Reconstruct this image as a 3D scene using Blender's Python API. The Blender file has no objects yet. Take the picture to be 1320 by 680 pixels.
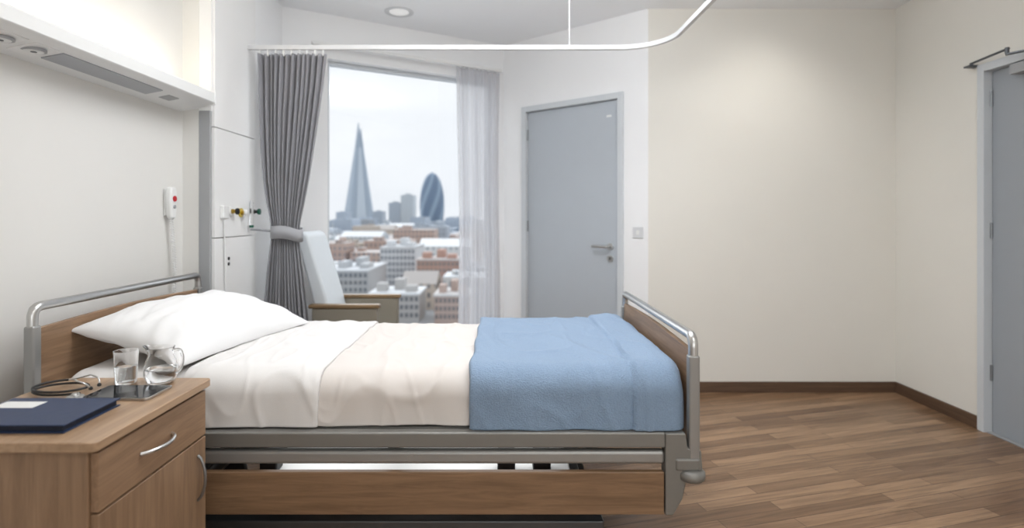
import bpy, math, random
from mathutils import Vector, noise
random.seed(11)
F=715.0; CX=645.0; HY=278.0; EYE=1.25
def pX(x,Y): return (x-CX)*Y/F
def pZ(y,Y): return EYE-(y-HY)*Y/F
S=bpy.context.scene; COL=S.collection
def srgb(r,g,b):
    f=lambda c:(c/255/12.92) if c/255<=.04045 else ((c/255+.055)/1.055)**2.4
    return (f(r),f(g),f(b),1)
# ---------------- materials
def newmat(n):
    m=bpy.data.materials.new(n); m.use_nodes=True
    nt=m.node_tree; b=nt.nodes['Principled BSDF']; return m,nt,b
def mat(n,c,rough=.5,metal=0,bump=0,scale=100,vary=0,spec=None,**kw):
    m,nt,b=newmat(n); c=srgb(*c)
    b.inputs['Base Color'].default_value=c; b.inputs['Roughness'].default_value=rough; b.inputs['Metallic'].default_value=metal
    if spec is not None: b.inputs['Specular IOR Level'].default_value=spec
    tc=nt.nodes.new('ShaderNodeTexCoord'); ns=nt.nodes.new('ShaderNodeTexNoise')
    ns.inputs['Scale'].default_value=scale; ns.inputs['Detail'].default_value=3
    nt.links.new(tc.outputs['Object'],ns.inputs['Vector'])
    if bump:
        bp=nt.nodes.new('ShaderNodeBump'); bp.inputs['Strength'].default_value=bump; bp.inputs['Distance'].default_value=.004
        nt.links.new(ns.outputs['Fac'],bp.inputs['Height']); nt.links.new(bp.outputs['Normal'],b.inputs['Normal'])
    mx=nt.nodes.new('ShaderNodeMix'); mx.data_type='RGBA'
    mx.inputs[6].default_value=tuple(v*(1-vary) for v in c[:3])+(1,); mx.inputs[7].default_value=tuple(min(1,v*(1+vary)) for v in c[:3])+(1,)
    nt.links.new(ns.outputs['Fac'],mx.inputs[0]); nt.links.new(mx.outputs[2],b.inputs['Base Color'])
    for k,v in kw.items(): b.inputs[k.replace('_',' ')].default_value=v
    return m
def wood(n,c1,c2,sc=(2,30,30),rough=.45):
    m,nt,b=newmat(n); tc=nt.nodes.new('ShaderNodeTexCoord'); mp=nt.nodes.new('ShaderNodeMapping'); mp.inputs['Scale'].default_value=sc
    ns=nt.nodes.new('ShaderNodeTexNoise'); ns.inputs['Scale'].default_value=1.5; ns.inputs['Detail'].default_value=8; ns.inputs['Roughness'].default_value=.65; ns.inputs['Distortion'].default_value=.6
    cr=nt.nodes.new('ShaderNodeValToRGB'); cr.color_ramp.elements[0].position=.3; cr.color_ramp.elements[1].position=.72
    cr.color_ramp.elements[0].color=srgb(*c1); cr.color_ramp.elements[1].color=srgb(*c2)
    L=nt.links.new; L(tc.outputs['Object'],mp.inputs['Vector']); L(mp.outputs[0],ns.inputs['Vector']); L(ns.outputs['Fac'],cr.inputs[0]); L(cr.outputs[0],b.inputs['Base Color'])
    bp=nt.nodes.new('ShaderNodeBump'); bp.inputs['Strength'].default_value=.08; bp.inputs['Distance'].default_value=.002; L(ns.outputs['Fac'],bp.inputs['Height']); L(bp.outputs[0],b.inputs['Normal'])
    b.inputs['Roughness'].default_value=rough; return m
def floormat():
    m,nt,b=newmat('floor_planks'); L=nt.links.new
    tc=nt.nodes.new('ShaderNodeTexCoord'); mp=nt.nodes.new('ShaderNodeMapping'); mp.inputs['Rotation'].default_value=(0,0,math.radians(-15))
    L(tc.outputs['Object'],mp.inputs['Vector'])
    br=nt.nodes.new('ShaderNodeTexBrick'); br.inputs['Scale'].default_value=1; br.inputs['Brick Width'].default_value=.85; br.inputs['Row Height'].default_value=.07
    br.inputs['Mortar Size'].default_value=.0014; br.inputs['Color1'].default_value=srgb(120,92,68); br.inputs['Color2'].default_value=srgb(166,135,106); br.inputs['Mortar'].default_value=srgb(82,60,44); br.offset=.37
    L(mp.outputs[0],br.inputs['Vector'])
    m2=nt.nodes.new('ShaderNodeMapping'); m2.inputs['Scale'].default_value=(1.3,19,1); L(mp.outputs[0],m2.inputs['Vector'])
    ns=nt.nodes.new('ShaderNodeTexNoise'); ns.inputs['Scale'].default_value=1.6; ns.inputs['Detail'].default_value=9; ns.inputs['Roughness'].default_value=.66; ns.inputs['Distortion'].default_value=.8
    L(m2.outputs[0],ns.inputs['Vector'])
    cr=nt.nodes.new('ShaderNodeValToRGB'); cr.color_ramp.elements[0].position=.32; cr.color_ramp.elements[0].color=(.5,.46,.42,1); cr.color_ramp.elements[1].position=.62; cr.color_ramp.elements[1].color=(1.04,1.02,1.0,1)
    L(ns.outputs['Fac'],cr.inputs[0])
    mx=nt.nodes.new('ShaderNodeMix'); mx.data_type='RGBA'; mx.blend_type='MULTIPLY'; mx.inputs[0].default_value=1
    L(br.outputs['Color'],mx.inputs[6]); L(cr.outputs[0],mx.inputs[7]); L(mx.outputs[2],b.inputs['Base Color'])
    b.inputs['Roughness'].default_value=.33; b.inputs['Specular IOR Level'].default_value=.45
    return m
def facade(n,wall,win,roof,bw=3.4,rh=3.3,ms=.8):
    m,nt,b=newmat(n); L=nt.links.new
    tc=nt.nodes.new('ShaderNodeTexCoord'); sp=nt.nodes.new('ShaderNodeSeparateXYZ'); L(tc.outputs['Object'],sp.inputs[0])
    ad=nt.nodes.new('ShaderNodeMath'); L(sp.outputs[0],ad.inputs[0]); L(sp.outputs[1],ad.inputs[1])
    cb=nt.nodes.new('ShaderNodeCombineXYZ'); L(ad.outputs[0],cb.inputs[0]); L(sp.outputs[2],cb.inputs[1])
    br=nt.nodes.new('ShaderNodeTexBrick'); br.offset=0; br.inputs['Scale'].default_value=1; br.inputs['Brick Width'].default_value=bw; br.inputs['Row Height'].default_value=rh; br.inputs['Mortar Size'].default_value=ms; br.inputs['Mortar Smooth'].default_value=0
    br.inputs['Color1'].default_value=srgb(*win); br.inputs['Color2'].default_value=srgb(*[v*.85 for v in win]); br.inputs['Mortar'].default_value=srgb(*wall)
    L(cb.outputs[0],br.inputs['Vector'])
    ge=nt.nodes.new('ShaderNodeNewGeometry'); s2=nt.nodes.new('ShaderNodeSeparateXYZ'); L(ge.outputs['Normal'],s2.inputs[0])
    gt=nt.nodes.new('ShaderNodeMath'); gt.operation='GREATER_THAN'; gt.inputs[1].default_value=.3; L(s2.outputs[2],gt.inputs[0])
    mx=nt.nodes.new('ShaderNodeMix'); mx.data_type='RGBA'; L(gt.outputs[0],mx.inputs[0]); L(br.outputs['Color'],mx.inputs[6]); mx.inputs[7].default_value=srgb(*roof)
    L(mx.outputs[2],b.inputs['Base Color']); b.inputs['Roughness'].default_value=.8; return m
def emis(n,c,s):
    m,nt,b=newmat(n); b.inputs['Base Color'].default_value=srgb(*c); b.inputs['Emission Color'].default_value=srgb(*c); b.inputs['Emission Strength'].default_value=s; return m
M={}
M['wall_warm']=mat('wall_warm',(230,228,221),.85,vary=.02,scale=3,bump=.05)
M['wall_white']=mat('wall_white',(241,242,243),.85,vary=.02,scale=3)
M['wall_left']=mat('wall_left',(222,221,217),.85,vary=.02,scale=3,bump=.05)
M['ceiling']=mat('ceiling_paint',(246,248,250),.9,vary=.01,scale=3)
M['floor']=floormat()
M['skirt']=wood('skirting_wood',(78,60,47),(108,84,66),(2,2,40))
M['door']=mat('door_grey',(182,189,196),.5,vary=.02,scale=8)
M['door2']=mat('door_grey_dark',(156,162,168),.5,vary=.02,scale=8)
M['dframe']=mat('door_frame_grey',(206,211,215),.45,vary=.01,scale=8)
M['hinge']=mat('hinge_steel',(150,154,158),.4,.7,vary=.03,scale=40)
M['steel']=mat('brushed_steel',(196,196,195),.3,1,vary=.04,scale=60)
M['darksteel']=mat('dark_steel',(100,104,108),.4,.8,vary=.05,scale=40)
M['midsteel']=mat('satin_steel',(140,140,140),.4,.9,vary=.05,scale=40)
M['taupe']=mat('bed_frame_grey',(130,129,125),.42,.35,vary=.03,scale=20)
M['taupe2']=mat('bed_frame_grey_light',(156,156,154),.36,.5,vary=.03,scale=20)
M['black']=mat('black_rubber',(28,28,30),.5,vary=.1,scale=30)
M['oak']=wood('oak_bed',(110,85,62),(150,120,92),(2.2,30,30))
M['oak_y']=wood('oak_bed_end',(118,92,69),(160,129,101),(30,2.2,30))
M['oak_top']=wood('oak_table_top',(142,114,88),(178,149,120),(26,2.2,30),.35)
M['oak_v']=wood('oak_table_body',(116,91,69),(154,125,98),(28,28,1.8))
M['sheet']=mat('white_sheet',(220,218,216),.9,bump=.15,scale=500,vary=.015)
M['sheet2']=mat('cream_sheet',(212,206,201),.9,bump=.15,scale=500,vary=.015)
M['pillow']=mat('pillow_cotton',(226,226,226),.9,bump=.15,scale=400,vary=.01)
M['blanket']=mat('blue_fleece',(130,152,177),.95,bump=.9,scale=210,vary=.18,Sheen_Weight=.15)
M['plastic']=mat('white_plastic',(230,231,230),.4,vary=.01,scale=20)
M['railwhite']=mat('rail_white',(214,215,216),.4,vary=.01,scale=20)
M['panel']=mat('service_panel_white',(234,234,233),.45,vary=.01,scale=5)
M['greypl']=mat('grey_plastic',(160,162,164),.4,vary=.02,scale=20)
M['ringgrey']=mat('pale_grey_ring',(212,214,216),.4,vary=.02,scale=20)
M['curtain']=mat('grey_curtain',(138,138,143),.9,bump=.2,scale=300,vary=.06,Sheen_Weight=.3)
M['tie']=mat('grey_tie',(162,163,167),.9,bump=.2,scale=300,vary=.04)
M['chair']=mat('pale_upholstery',(210,216,220),.6,vary=.02,scale=15)
M['chairbeige']=mat('beige_vinyl',(138,131,118),.6,vary=.04,scale=15)
M['chairwood']=wood('chair_wood',(112,90,64),(146,120,88),(2,30,30))
M['navy']=mat('navy_cover',(24,44,78),.45,vary=.1,scale=40,bump=.1)
M['pages']=mat('folder_inside',(18,26,44),.7,vary=.1,scale=40)
M['paper']=mat('white_paper',(220,220,218),.8,vary=.01,scale=30)
M['screen']=mat('black_glass',(18,20,24),.06,vary=.05,scale=5)
M['brass']=mat('brass',(190,160,80),.3,1,vary=.05,scale=30)
M['green']=mat('green_plastic',(20,90,70),.4,vary=.05,scale=30)
M['red']=mat('red_plastic',(190,30,40),.4,vary=.05,scale=30)
M['yellow']=mat('yellow_plastic',(205,180,60),.4,vary=.05,scale=30)
M['diffgrey']=mat('grey_diffuser',(160,163,168),.3,vary=.03,scale=10)
M['glow']=emis('warm_tube',(255,238,212),5)
M['lampglow']=emis('lamp_lens',(240,240,238),.25)
def glassmat(n,c=(1,1,1,1),ior=1.45):
    m,nt,b=newmat(n); b.inputs['Base Color'].default_value=c; b.inputs['Roughness'].default_value=.0; b.inputs['IOR'].default_value=ior; b.inputs['Transmission Weight'].default_value=1; return m
M['glass']=glassmat('clear_glass'); M['water']=glassmat('water',(.97,.99,1,1),1.33)
def panemat():
    m=bpy.data.materials.new('window_glass'); m.use_nodes=True; nt=m.node_tree; nt.nodes.clear(); L=nt.links.new
    o=nt.nodes.new('ShaderNodeOutputMaterial'); t=nt.nodes.new('ShaderNodeBsdfTransparent'); t.inputs[0].default_value=(.98,.99,1,1)
    g=nt.nodes.new('ShaderNodeBsdfGlossy'); g.inputs['Roughness'].default_value=.02; x=nt.nodes.new('ShaderNodeMixShader'); x.inputs[0].default_value=.04
    L(t.outputs[0],x.inputs[1]); L(g.outputs[0],x.inputs[2]); L(x.outputs[0],o.inputs[0]); return m
M['pane']=panemat()
def voilemat():
    m=bpy.data.materials.new('voile'); m.use_nodes=True; nt=m.node_tree; nt.nodes.clear(); L=nt.links.new
    o=nt.nodes.new('ShaderNodeOutputMaterial'); t=nt.nodes.new('ShaderNodeBsdfTransparent')
    d=nt.nodes.new('ShaderNodeBsdfDiffuse'); d.inputs[0].default_value=srgb(222,222,225); tr=nt.nodes.new('ShaderNodeBsdfTranslucent'); tr.inputs[0].default_value=srgb(222,222,225)
    a=nt.nodes.new('ShaderNodeMixShader'); a.inputs[0].default_value=.5; x=nt.nodes.new('ShaderNodeMixShader'); x.inputs[0].default_value=.56
    L(d.outputs[0],a.inputs[1]); L(tr.outputs[0],a.inputs[2]); L(t.outputs[0],x.inputs[1]); L(a.outputs[0],x.inputs[2]); L(x.outputs[0],o.inputs[0]); return m
M['voile']=voilemat()
# ---------------- mesh builder
def wloc(o):
    v=Vector((0,0,0))
    while o: v+=Vector(o.location); o=o.parent
    return v
class MB:
    def __init__(s,xf=None): s.v=[]; s.f=[]; s.xf=xf
    def add(s,vs,fs):
        n=len(s.v); s.v+= [s.xf(Vector(p)) if s.xf else Vector(p) for p in vs]; s.f+=[tuple(i+n for i in f) for f in fs]; return s
    def box(s,x0,x1,y0,y1,z0,z1):
        vs=[(x,y,z) for x in (x0,x1) for y in (y0,y1) for z in (z0,z1)]
        return s.add(vs,[(0,1,3,2),(4,6,7,5),(0,4,5,1),(2,3,7,6),(0,2,6,4),(1,5,7,3)])
    def prism(s,poly,a,b,axis='z'):
        n=len(poly)
        mk={'z':lambda p,t:(p[0],p[1],t),'y':lambda p,t:(p[0],t,p[1]),'x':lambda p,t:(t,p[0],p[1])}[axis]
        vs=[mk(p,a) for p in poly]+[mk(p,b) for p in poly]
        return s.add(vs,[tuple(range(n))[::-1],tuple(range(n,2*n))]+[(i,(i+1)%n,n+(i+1)%n,n+i) for i in range(n)])
    def tube(s,path,r,seg=12,rv=None):
        path=[Vector(p) for p in path]; n=len(path); vs=[]; fs=[]; up=None
        for i,p in enumerate(path):
            t=(path[min(i+1,n-1)]-path[max(i-1,0)]).normalized()
            if up is None:
                up=Vector((0,0,1)) if abs(t.z)<.9 else Vector((0,1,0))
            up=(up-t*up.dot(t)).normalized(); sd=t.cross(up)
            rr=r[i] if isinstance(r,(list,tuple)) else r
            for k in range(seg):
                a=2*math.pi*k/seg; vs.append(p+sd*math.cos(a)*rr+up*math.sin(a)*(rv or rr))
        for i in range(n-1):
            for k in range(seg):
                a=i*seg+k; b=i*seg+(k+1)%seg; fs.append((a,b,b+seg,a+seg))
        fs+= [tuple(range(seg))[::-1],tuple(range((n-1)*seg,n*seg))]
        return s.add(vs,fs)
    def lathe(s,prof,o,seg=32,axis='z',close=False):
        o=Vector(o); vs=[]; fs=[]; n=len(prof)
        for r,h in prof:
            for k in range(seg):
                a=2*math.pi*k/seg; c,d=r*math.cos(a),r*math.sin(a)
                vs.append(o+Vector({'z':(c,d,h),'x':(h,c,d),'y':(c,h,d)}[axis]))
        for i in range(n-1):
            for k in range(seg):
                a=i*seg+k; b=i*seg+(k+1)%seg; fs.append((a,b,b+seg,a+seg))
        if close:
            for k in range(seg):
                a=(n-1)*seg+k; b=(n-1)*seg+(k+1)%seg; fs.append((a,b,(k+1)%seg,k))
        else: fs+=[tuple(range(seg))[::-1],tuple(range((n-1)*seg,n*seg))]
        return s.add(vs,fs)
    def cyl(s,o,r,h,axis='z',seg=24): return s.lathe([(r,0),(r,h)],o,seg,axis)
    def build(s,name,m,parent=None,bev=0,smooth=None,sub=0,solid=0,seg=3):
        me=bpy.data.meshes.new(name)
        xs=[p.x for p in s.v]; ys=[p.y for p in s.v]; zs=[p.z for p in s.v]
        c=Vector(((min(xs)+max(xs))/2,(min(ys)+max(ys))/2,min(zs)))
        me.from_pydata([p-c for p in s.v],[],s.f); me.update()
        import bmesh
        bm=bmesh.new(); bm.from_mesh(me); bmesh.ops.recalc_face_normals(bm,faces=bm.faces); bm.to_mesh(me); bm.free()
        me.materials.append(M[m] if isinstance(m,str) else m)
        ob=bpy.data.objects.new(name,me); COL.objects.link(ob)
        if parent: ob.parent=parent; ob.location=c-wloc(parent)
        else: ob.location=c
        if solid:
            d=ob.modifiers.new('s','SOLIDIFY'); d.thickness=solid; d.offset=0
        if bev:
            for p in me.polygons: p.use_smooth=True
            d=ob.modifiers.new('b','BEVEL'); d.width=bev; d.segments=seg; d.limit_method='ANGLE'; d.angle_limit=.6; d.harden_normals=True
        elif smooth is not None:
            for p in me.polygons: p.use_smooth=True
            me.set_sharp_from_angle(angle=smooth)
        if sub:
            d=ob.modifiers.new('u','SUBSURF'); d.levels=sub; d.render_levels=sub
        return ob
def tag(o,label,cat,group=None,kind=None):
    if kind: o['kind']=kind
    if label: o['label']=label
    if cat: o['category']=cat
    if group: o['group']=group
    return o
def thing(name,loc,label,cat,group=None,kind=None):
    o=bpy.data.objects.new(name,None); COL.objects.link(o); o.location=loc; o.empty_display_size=.1
    return tag(o,label,cat,group,kind)
def struct(o,label=None,cat=None): o['kind']='structure'; o['label']=label or o.name.replace('_',' '); o['category']=cat or o.name.split('_')[0]; return o
SM=.7
def fillet(pts,r,n=6):
    pts=[Vector(p) for p in pts]; out=[pts[0]]
    for i in range(1,len(pts)-1):
        a,b,c=pts[i-1],pts[i],pts[i+1]; u=(a-b).normalized(); w=(c-b).normalized()
        rr=min(r,(a-b).length*.49,(c-b).length*.49)
        p0=b+u*rr; p1=b+w*rr
        for k in range(n+1):
            t=k/n; out.append(p0*(1-t)**2+b*2*t*(1-t)+p1*t*t)
    out.append(pts[-1]); return out
def frame(p,q,flip=1):
    p=Vector((p[0],p[1],0)); q=Vector((q[0],q[1],0)); u=(q-p).normalized(); n=Vector((u.y,-u.x,0))*flip
    return (lambda v:p+u*v.x+n*v.y+Vector((0,0,v.z))),(q-p).length
# ---------------- room
XL=-1.66; XR=2.81; YB=3.94; CE=2.72; YR=-2.0
A=(1.05,3.94); V=(0.03,4.80); B=(-1.5,3.91)
poly=[(XL,YR),(XR,YR),(XR,YB),A,V,B,(XL,3.91)]
struct(MB().prism(poly,-.1,0).build('floor','floor'),'brown wood plank floor','floor')
struct(MB().prism(poly,CE,CE+.1).build('ceiling','ceiling'),'plain white ceiling','ceiling')
struct(MB().box(XL-.1,XL,YR,3.95,0,CE).build('wall_left','wall_left'),'cream wall behind the bed head','wall')
struct(MB().box(XL,-1.53,3.402,3.95,0,CE).build('wall_left_return','wall_white'),'white wall return beside the window','wall')
struct(MB().box(XL-.1,XR+.1,YR-.1,YR,0,CE).build('wall_rear','wall_warm'),'cream wall behind the viewer','wall')
struct(MB().box(1.05,XR+.1,YB,YB+.12,0,CE).build('wall_back','wall_warm'),'wide bare cream back wall','wall')
DY1=3.25; DY0=2.29
mb=MB(); mb.box(XR,XR+.14,DY1-.03,YB,0,CE); mb.box(XR,XR+.14,YR,DY0+.03,0,CE); mb.box(XR,XR+.14,DY0+.03,DY1-.03,2.12,CE)
struct(mb.build('wall_right','wall_warm'),'cream right-hand wall with a grey door','wall')
fd,ld=frame(A,V,-1)
tst=fd(Vector((0.5,1,0)))
if tst.y>4.5: fd,ld=frame(A,V,1)
s0,s1,DT=.19,1.13,2.16
mb=MB(fd); mb.box(0,s0+.03,-.14,0,0,CE); mb.box(s1-.03,ld,-.14,0,0,CE); mb.box(s0+.03,s1-.03,-.14,0,DT-.03,CE)
struct(mb.build('wall_door','wall_white'),'white angled wall around the grey door','wall')
def mkdoor(name,fx,a,b,top,leafmat,hinge_at_b,recess,label,handle=True):
    r=thing(name,fx(Vector(((a+b)/2,0,0))),label,'door',kind='structure')
    fw=.045
    mb=MB(fx); mb.box(a,a+fw,-.12,.018,0,top); mb.box(b-fw,b,-.12,.018,0,top); mb.box(a+fw,b-fw,-.12,.018,top-fw,top)
    mb.box(a+fw,a+fw+.02,-.12,-recess-.046,0,top-fw); mb.box(b-fw-.02,b-fw,-.12,-recess-.046,0,top-fw); mb.box(a+fw,b-fw,-.12,-recess-.046,top-fw-.02,top-fw)
    mb.build('door_frame','dframe',r,bev=.002)
    MB(fx).box(a+fw-.02,b-fw+.02,-.16,-.002,-.05,.004).build('threshold','greypl',r)  # strip added to block outside light leaking under the leaf
    leaf=MB(fx).box(a+fw+.003,b-fw-.003,-recess-.044,-recess,.006,top-fw-.003).build('door_leaf',leafmat,r,bev=.002)
    hs=(b-fw-.004) if hinge_at_b else (a+fw+.004)
    for z in (.3,1.12,1.88):
        MB(fx).cyl((hs,-recess+.006,z),.007,.09).build('hinge','hinge',r,smooth=SM)
    hx=(a+fw+.075) if hinge_at_b else (b-fw-.075); d=1 if hinge_at_b else -1
    if handle:
        MB(fx).cyl((hx,-recess,1.02),.026,.008,'y').build('handle_rose','steel',r,smooth=SM)
        p=fillet([(hx,-recess,1.02),(hx,-recess+.055,1.02),(hx+.13*d,-recess+.055,1.02)],.02)
        MB(fx).tube(p,.0095).build('lever_handle','steel',r,smooth=SM)
        MB(fx).cyl((hx,-recess,.93),.026,.008,'y').build('lock_escutcheon','steel',r,smooth=SM)
        MB(fx).box(hx-.003,hx+.003,-recess+.008,-recess+.0095,.92,.94).build('keyhole','black',r)
    return r
d1=mkdoor('door_1',fd,s0,s1,DT,'door',True,.015,'pale grey door with steel lever handle in the angled wall')
MB(fd).box(s0+.11,s0+.15,-.014,-.0125,1.99,2.005).build('door_plate','plastic',d1)
fr,lr=frame((XR,DY1),(XR,DY0),1)
if fr(Vector((0,1,0))).x>XR: fr,lr=frame((XR,DY1),(XR,DY0),-1)
d2=mkdoor('door_2',fr,0,DY1-DY0,2.13,'door2',False,.03,'darker grey door at the right edge with overhead closer')
ca=MB(fr); ca.prism([(-.03,.02),(.28,.08),(.28,.095),(-.03,.038)],2.143,2.151); ca.prism([(-.045,.0),(.0,.0),(.0,.06),(-.045,.06)],2.124,2.134); ca.cyl((-.022,.03,2.13),.008,.022); ca.cyl((.27,.088,2.12),.010,.034)
ca.prism([(.25,.08),(.28,.1),(.46,-.0),(.44,-.02)],2.114,2.122)
ca.build('closer_arm','darksteel',d2,bev=.0015)
MB(fr).box(.22,.52,-.03,.03,2.02,2.075).build('closer_body','greypl',d2,bev=.004)
struct(MB().box(1.05,XR,YB-.014,YB,0,.075).build('baseboard_back','skirt',bev=.003),'dark wood skirting along the back wall','baseboard')
struct(MB().box(XR-.014,XR,DY1,YB-.014,0,.075).build('baseboard_right','skirt',bev=.003),'dark wood skirting along the right wall','baseboard')
mb=MB(fd); mb.box(.01,s0,0,.014,0,.075); mb.box(s1,ld-.02,0,.014,0,.075)
struct(mb.build('baseboard_door','skirt'),'dark wood skirting beside the angled door','baseboard')
struct(MB().box(XL,XL+.014,YR,2.9,0,.075).build('baseboard_left','skirt'),'dark wood skirting behind the bed','baseboard')
# window wall
fw,lw=frame(B,V,1)
if fw(Vector((.5,1,0))).y>fw(Vector((.5,0,0))).y: fw,lw=frame(B,V,-1)
wa,wb,WT,WS=.2776,1.68,2.40,.12
mb=MB(fw); mb.box(-.1,wa,-.16,0,0,CE); mb.box(wb,lw+.05,-.16,0,0,CE); mb.box(wa,wb,-.16,0,WT,CE); mb.box(wa,wb,-.16,0,0,WS)
struct(mb.build('wall_window','wall_white'),'white angled wall around the tall window','wall')
w1=thing('window_1',fw(Vector(((wa+wb)/2,-.1,WS))),'tall slim-framed window onto the city skyline','window',kind='structure')
mb=MB(fw); g=.028; mb.box(wa,wa+g,-.13,-.07,WS,WT); mb.box(wb-g,wb,-.13,-.07,WS,WT); mb.box(wa+g,wb-g,-.13,-.07,WT-g,WT); mb.box(wa+g,wb-g,-.13,-.07,WS,WS+g)
mb.build('window_frame','dframe',w1,bev=.003)
MB(fw).box(wa+g,wb-g,-.104,-.098,WS+g,WT-g).build('window_pane','pane',w1)
MB(fw).box(wa,wb,-.07,.03,WS-.0,WS+.02).build('window_sill','plastic',w1,bev=.003)
# ---------------- service column + bedhead unit
sc=thing('service_column',(-1.58,3.15,0),'tall white bedhead service column with flush panels between bed and window','service panel')
for z0,z1 in ((0,1.13),(1.134,1.715),(1.719,CE)):
    MB().box(-1.655,-1.5,2.915,3.40,z0,z1).build('panel','panel',sc,bev=.003)
MB().box(-1.575,-1.515,2.895,2.915,0,1.80).build('corner_profile','greypl',sc,bev=.004)
MB().box(-1.66,-1.575,2.897,2.915,0,CE).build('end_panel','wall_left',sc)
MB().box(-1.575,-1.512,2.9,2.915,1.8,CE).build('end_panel','panel',sc)
for z in (1.015,.985):
    MB().cyl((-1.5,3.06,z),.009,.004,'x').build('screw_cap','black',sc,smooth=SM)
u=thing('bedhead_light_unit',(-1.56,2.0,1.79),'long white bedhead light unit mounted on the wall above the bed','wall light')
Y0,Y1=-.1,2.85
pr=[(XL,1.79),(-1.475,1.825),(-1.467,1.832),(-1.467,1.878),(-1.475,1.885),(-1.52,1.885),(-1.52,1.86),(XL,1.86)]
MB().prism(pr,Y0,Y1,'y').build('housing','plastic',u,bev=.002)
MB().prism([(XL,1.786),(-1.463,1.82),(-1.463,1.89),(XL,1.862)],Y1,Y1+.012,'y').build('end_cap','plastic',u,bev=.003)
MB().tube([(-1.58,Y0+.05,1.875),(-1.58,Y1-.05,1.875)],.012).build('light_tube','glow',u,smooth=SM)
def under(X): return 1.79+(X-XL)/(-1.475-XL)*.035
def uprism(x0,x1,y0,y1,t,m,name,r=u):
    MB().add([(x0,y0,under(x0)-t),(x1,y0,under(x1)-t),(x1,y1,under(x1)-t),(x0,y1,under(x0)-t),(x0,y0,under(x0)+.003),(x1,y0,under(x1)+.003),(x1,y1,under(x1)+.003),(x0,y1,under(x0)+.003)],
     [(0,1,2,3),(4,5,6,7),(0,1,5,4),(1,2,6,5),(2,3,7,6),(3,0,4,7)]).build(name,m,r,bev=.002)
uprism(-1.60,-1.52,1.93,2.50,.004,'diffgrey','reading_light_diffuser')
uprism(-1.59,-1.54,2.58,2.66,.003,'greypl','switch')
for yy in (1.735,1.86):
    uprism(-1.615,-1.515,yy-.05,yy+.05,.003,'panel','socket_plate')
    MB().cyl((-1.565,yy,under(-1.565)-.007),.036,.008,seg=32).build('socket','greypl',u,smooth=SM)
    MB().cyl((-1.565,yy,under(-1.565)-.0085),.028,.003,seg=32).build('socket_face','plastic',u,smooth=SM)
    MB().cyl((-1.565,yy,under(-1.565)-.010),.009,.003).build('socket_hole','darksteel',u,smooth=SM)
# call handset on wall
h=thing('call_handset',(XL,2.75,1.25),'white nurse call handset with red button on the wall','call button')
MB().box(XL,XL+.012,2.73,2.775,1.25,1.385).build('wall_bracket','plastic',h,bev=.005)
hb=MB(lambda v:Vector((v.x,v.y+2.75,v.z+1.235))); hb.prism([(-.014,0),(.014,0),(.022,.02),(.029,.08),(.029,.13),(.02,.158),(-.02,.158),(-.029,.13),(-.029,.08),(-.022,.02)],XL+.012,XL+.044,'x'); hb.build('handset','plastic',h,bev=.011,seg=5)
MB().cyl((XL+.044,2.75,1.335),.014,.005,'x').build('call_button','red',h,smooth=SM)
MB().cyl((XL+.044,2.75,1.295),.009,.004,'x').build('lamp_button','greypl',h,smooth=SM)
pts=[]
for i in range(420):
    t=i/419; a=t*2*math.pi*34; pts.append((XL+.03+.007*math.cos(a),2.75+.02*t+.007*math.sin(a)+.015*math.sin(t*3),1.235-.42*t))
MB().tube(pts,.0026,6).build('coiled_cord','plastic',h,smooth=1.5)
k=thing('wall_plug',(-1.5,2.99,1.24),'white plug and hanging cable on the service column','plug')
MB().box(-1.5,-1.478,2.965,3.03,1.235,1.305).build('plug_body','plastic',k,bev=.005)
MB().tube(fillet([(-1.49,2.995,1.24),(-1.488,2.995,1.1),(-1.492,3.01,.95),(-1.49,3.0,.62)],.05),.004,8).build('cable','plastic',k,smooth=1)
# gas outlets
def outlet(Y,z,c1,c2,label,ln,c3='brass'):
    o=thing('gas_outlet',(-1.5,Y,z),label,'gas outlet','gas outlets on the service column')
    MB().cyl((-1.5,Y,z),.026,.008,'x').build('face_plate',c1,o,smooth=SM)
    MB().lathe([(.013,0),(.013,ln*.4),(.009,ln*.5),(.009,ln*.7),(.012,ln*.8),(.012,ln)],(-1.492,Y,z),20,'x').build('connector',c3,o,smooth=SM)
    MB().lathe([(.012,0),(.018,.003),(.018,.013),(.012,.016)],(-1.492+ln,Y,z),20,'x').build('knob',c2,o,smooth=SM)
    return o
outlet(3.085,1.275,'plastic','black','brass gas outlet with a black cap nearest the white plug',.022)
outlet(3.20,1.268,'yellow','plastic','gas outlet with yellow plate and white cap, middle of the three',.018)
o=outlet(3.345,1.275,'plastic','green','gas outlet with a dark green knob beside the curtain',.03,'black')
MB().lathe([(.008,-.07),(.011,-.06),(.011,.065),(.006,.075)],(-1.474,3.285,1.265),16).build('flow_tube','glass',o,smooth=SM)
MB().lathe([(.012,-.085),(.013,-.07)],(-1.474,3.285,1.265),16).build('flow_tube_base','green',o,smooth=SM)
ls=thing('light_switch',fd(Vector((.07,0,1.1))),'white light switch right of the angled grey door','light switch')
MB(fd).box(.035,.115,0,.009,1.09,1.17).build('switch_plate','ringgrey',ls,bev=.003)
MB(fd).box(.065,.085,.009,.014,1.115,1.145).build('rocker','plastic',ls,bev=.002)
cl=thing('ceiling_downlight',(-.73,4.0,CE),'round recessed downlight in the ceiling by the window','ceiling light')
MB().lathe([(.07,-.001),(.105,-.001),(.104,-.004),(.098,-.006),(.07,-.004)],(-.73,4.0,CE),40,close=True).build('trim_ring','ringgrey',cl,smooth=SM)
MB().lathe([(.0695,-.003),(.05,-.0045),(.002,-.005)],(-.73,4.0,CE),32).build('lens','lampglow',cl,smooth=SM)
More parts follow.
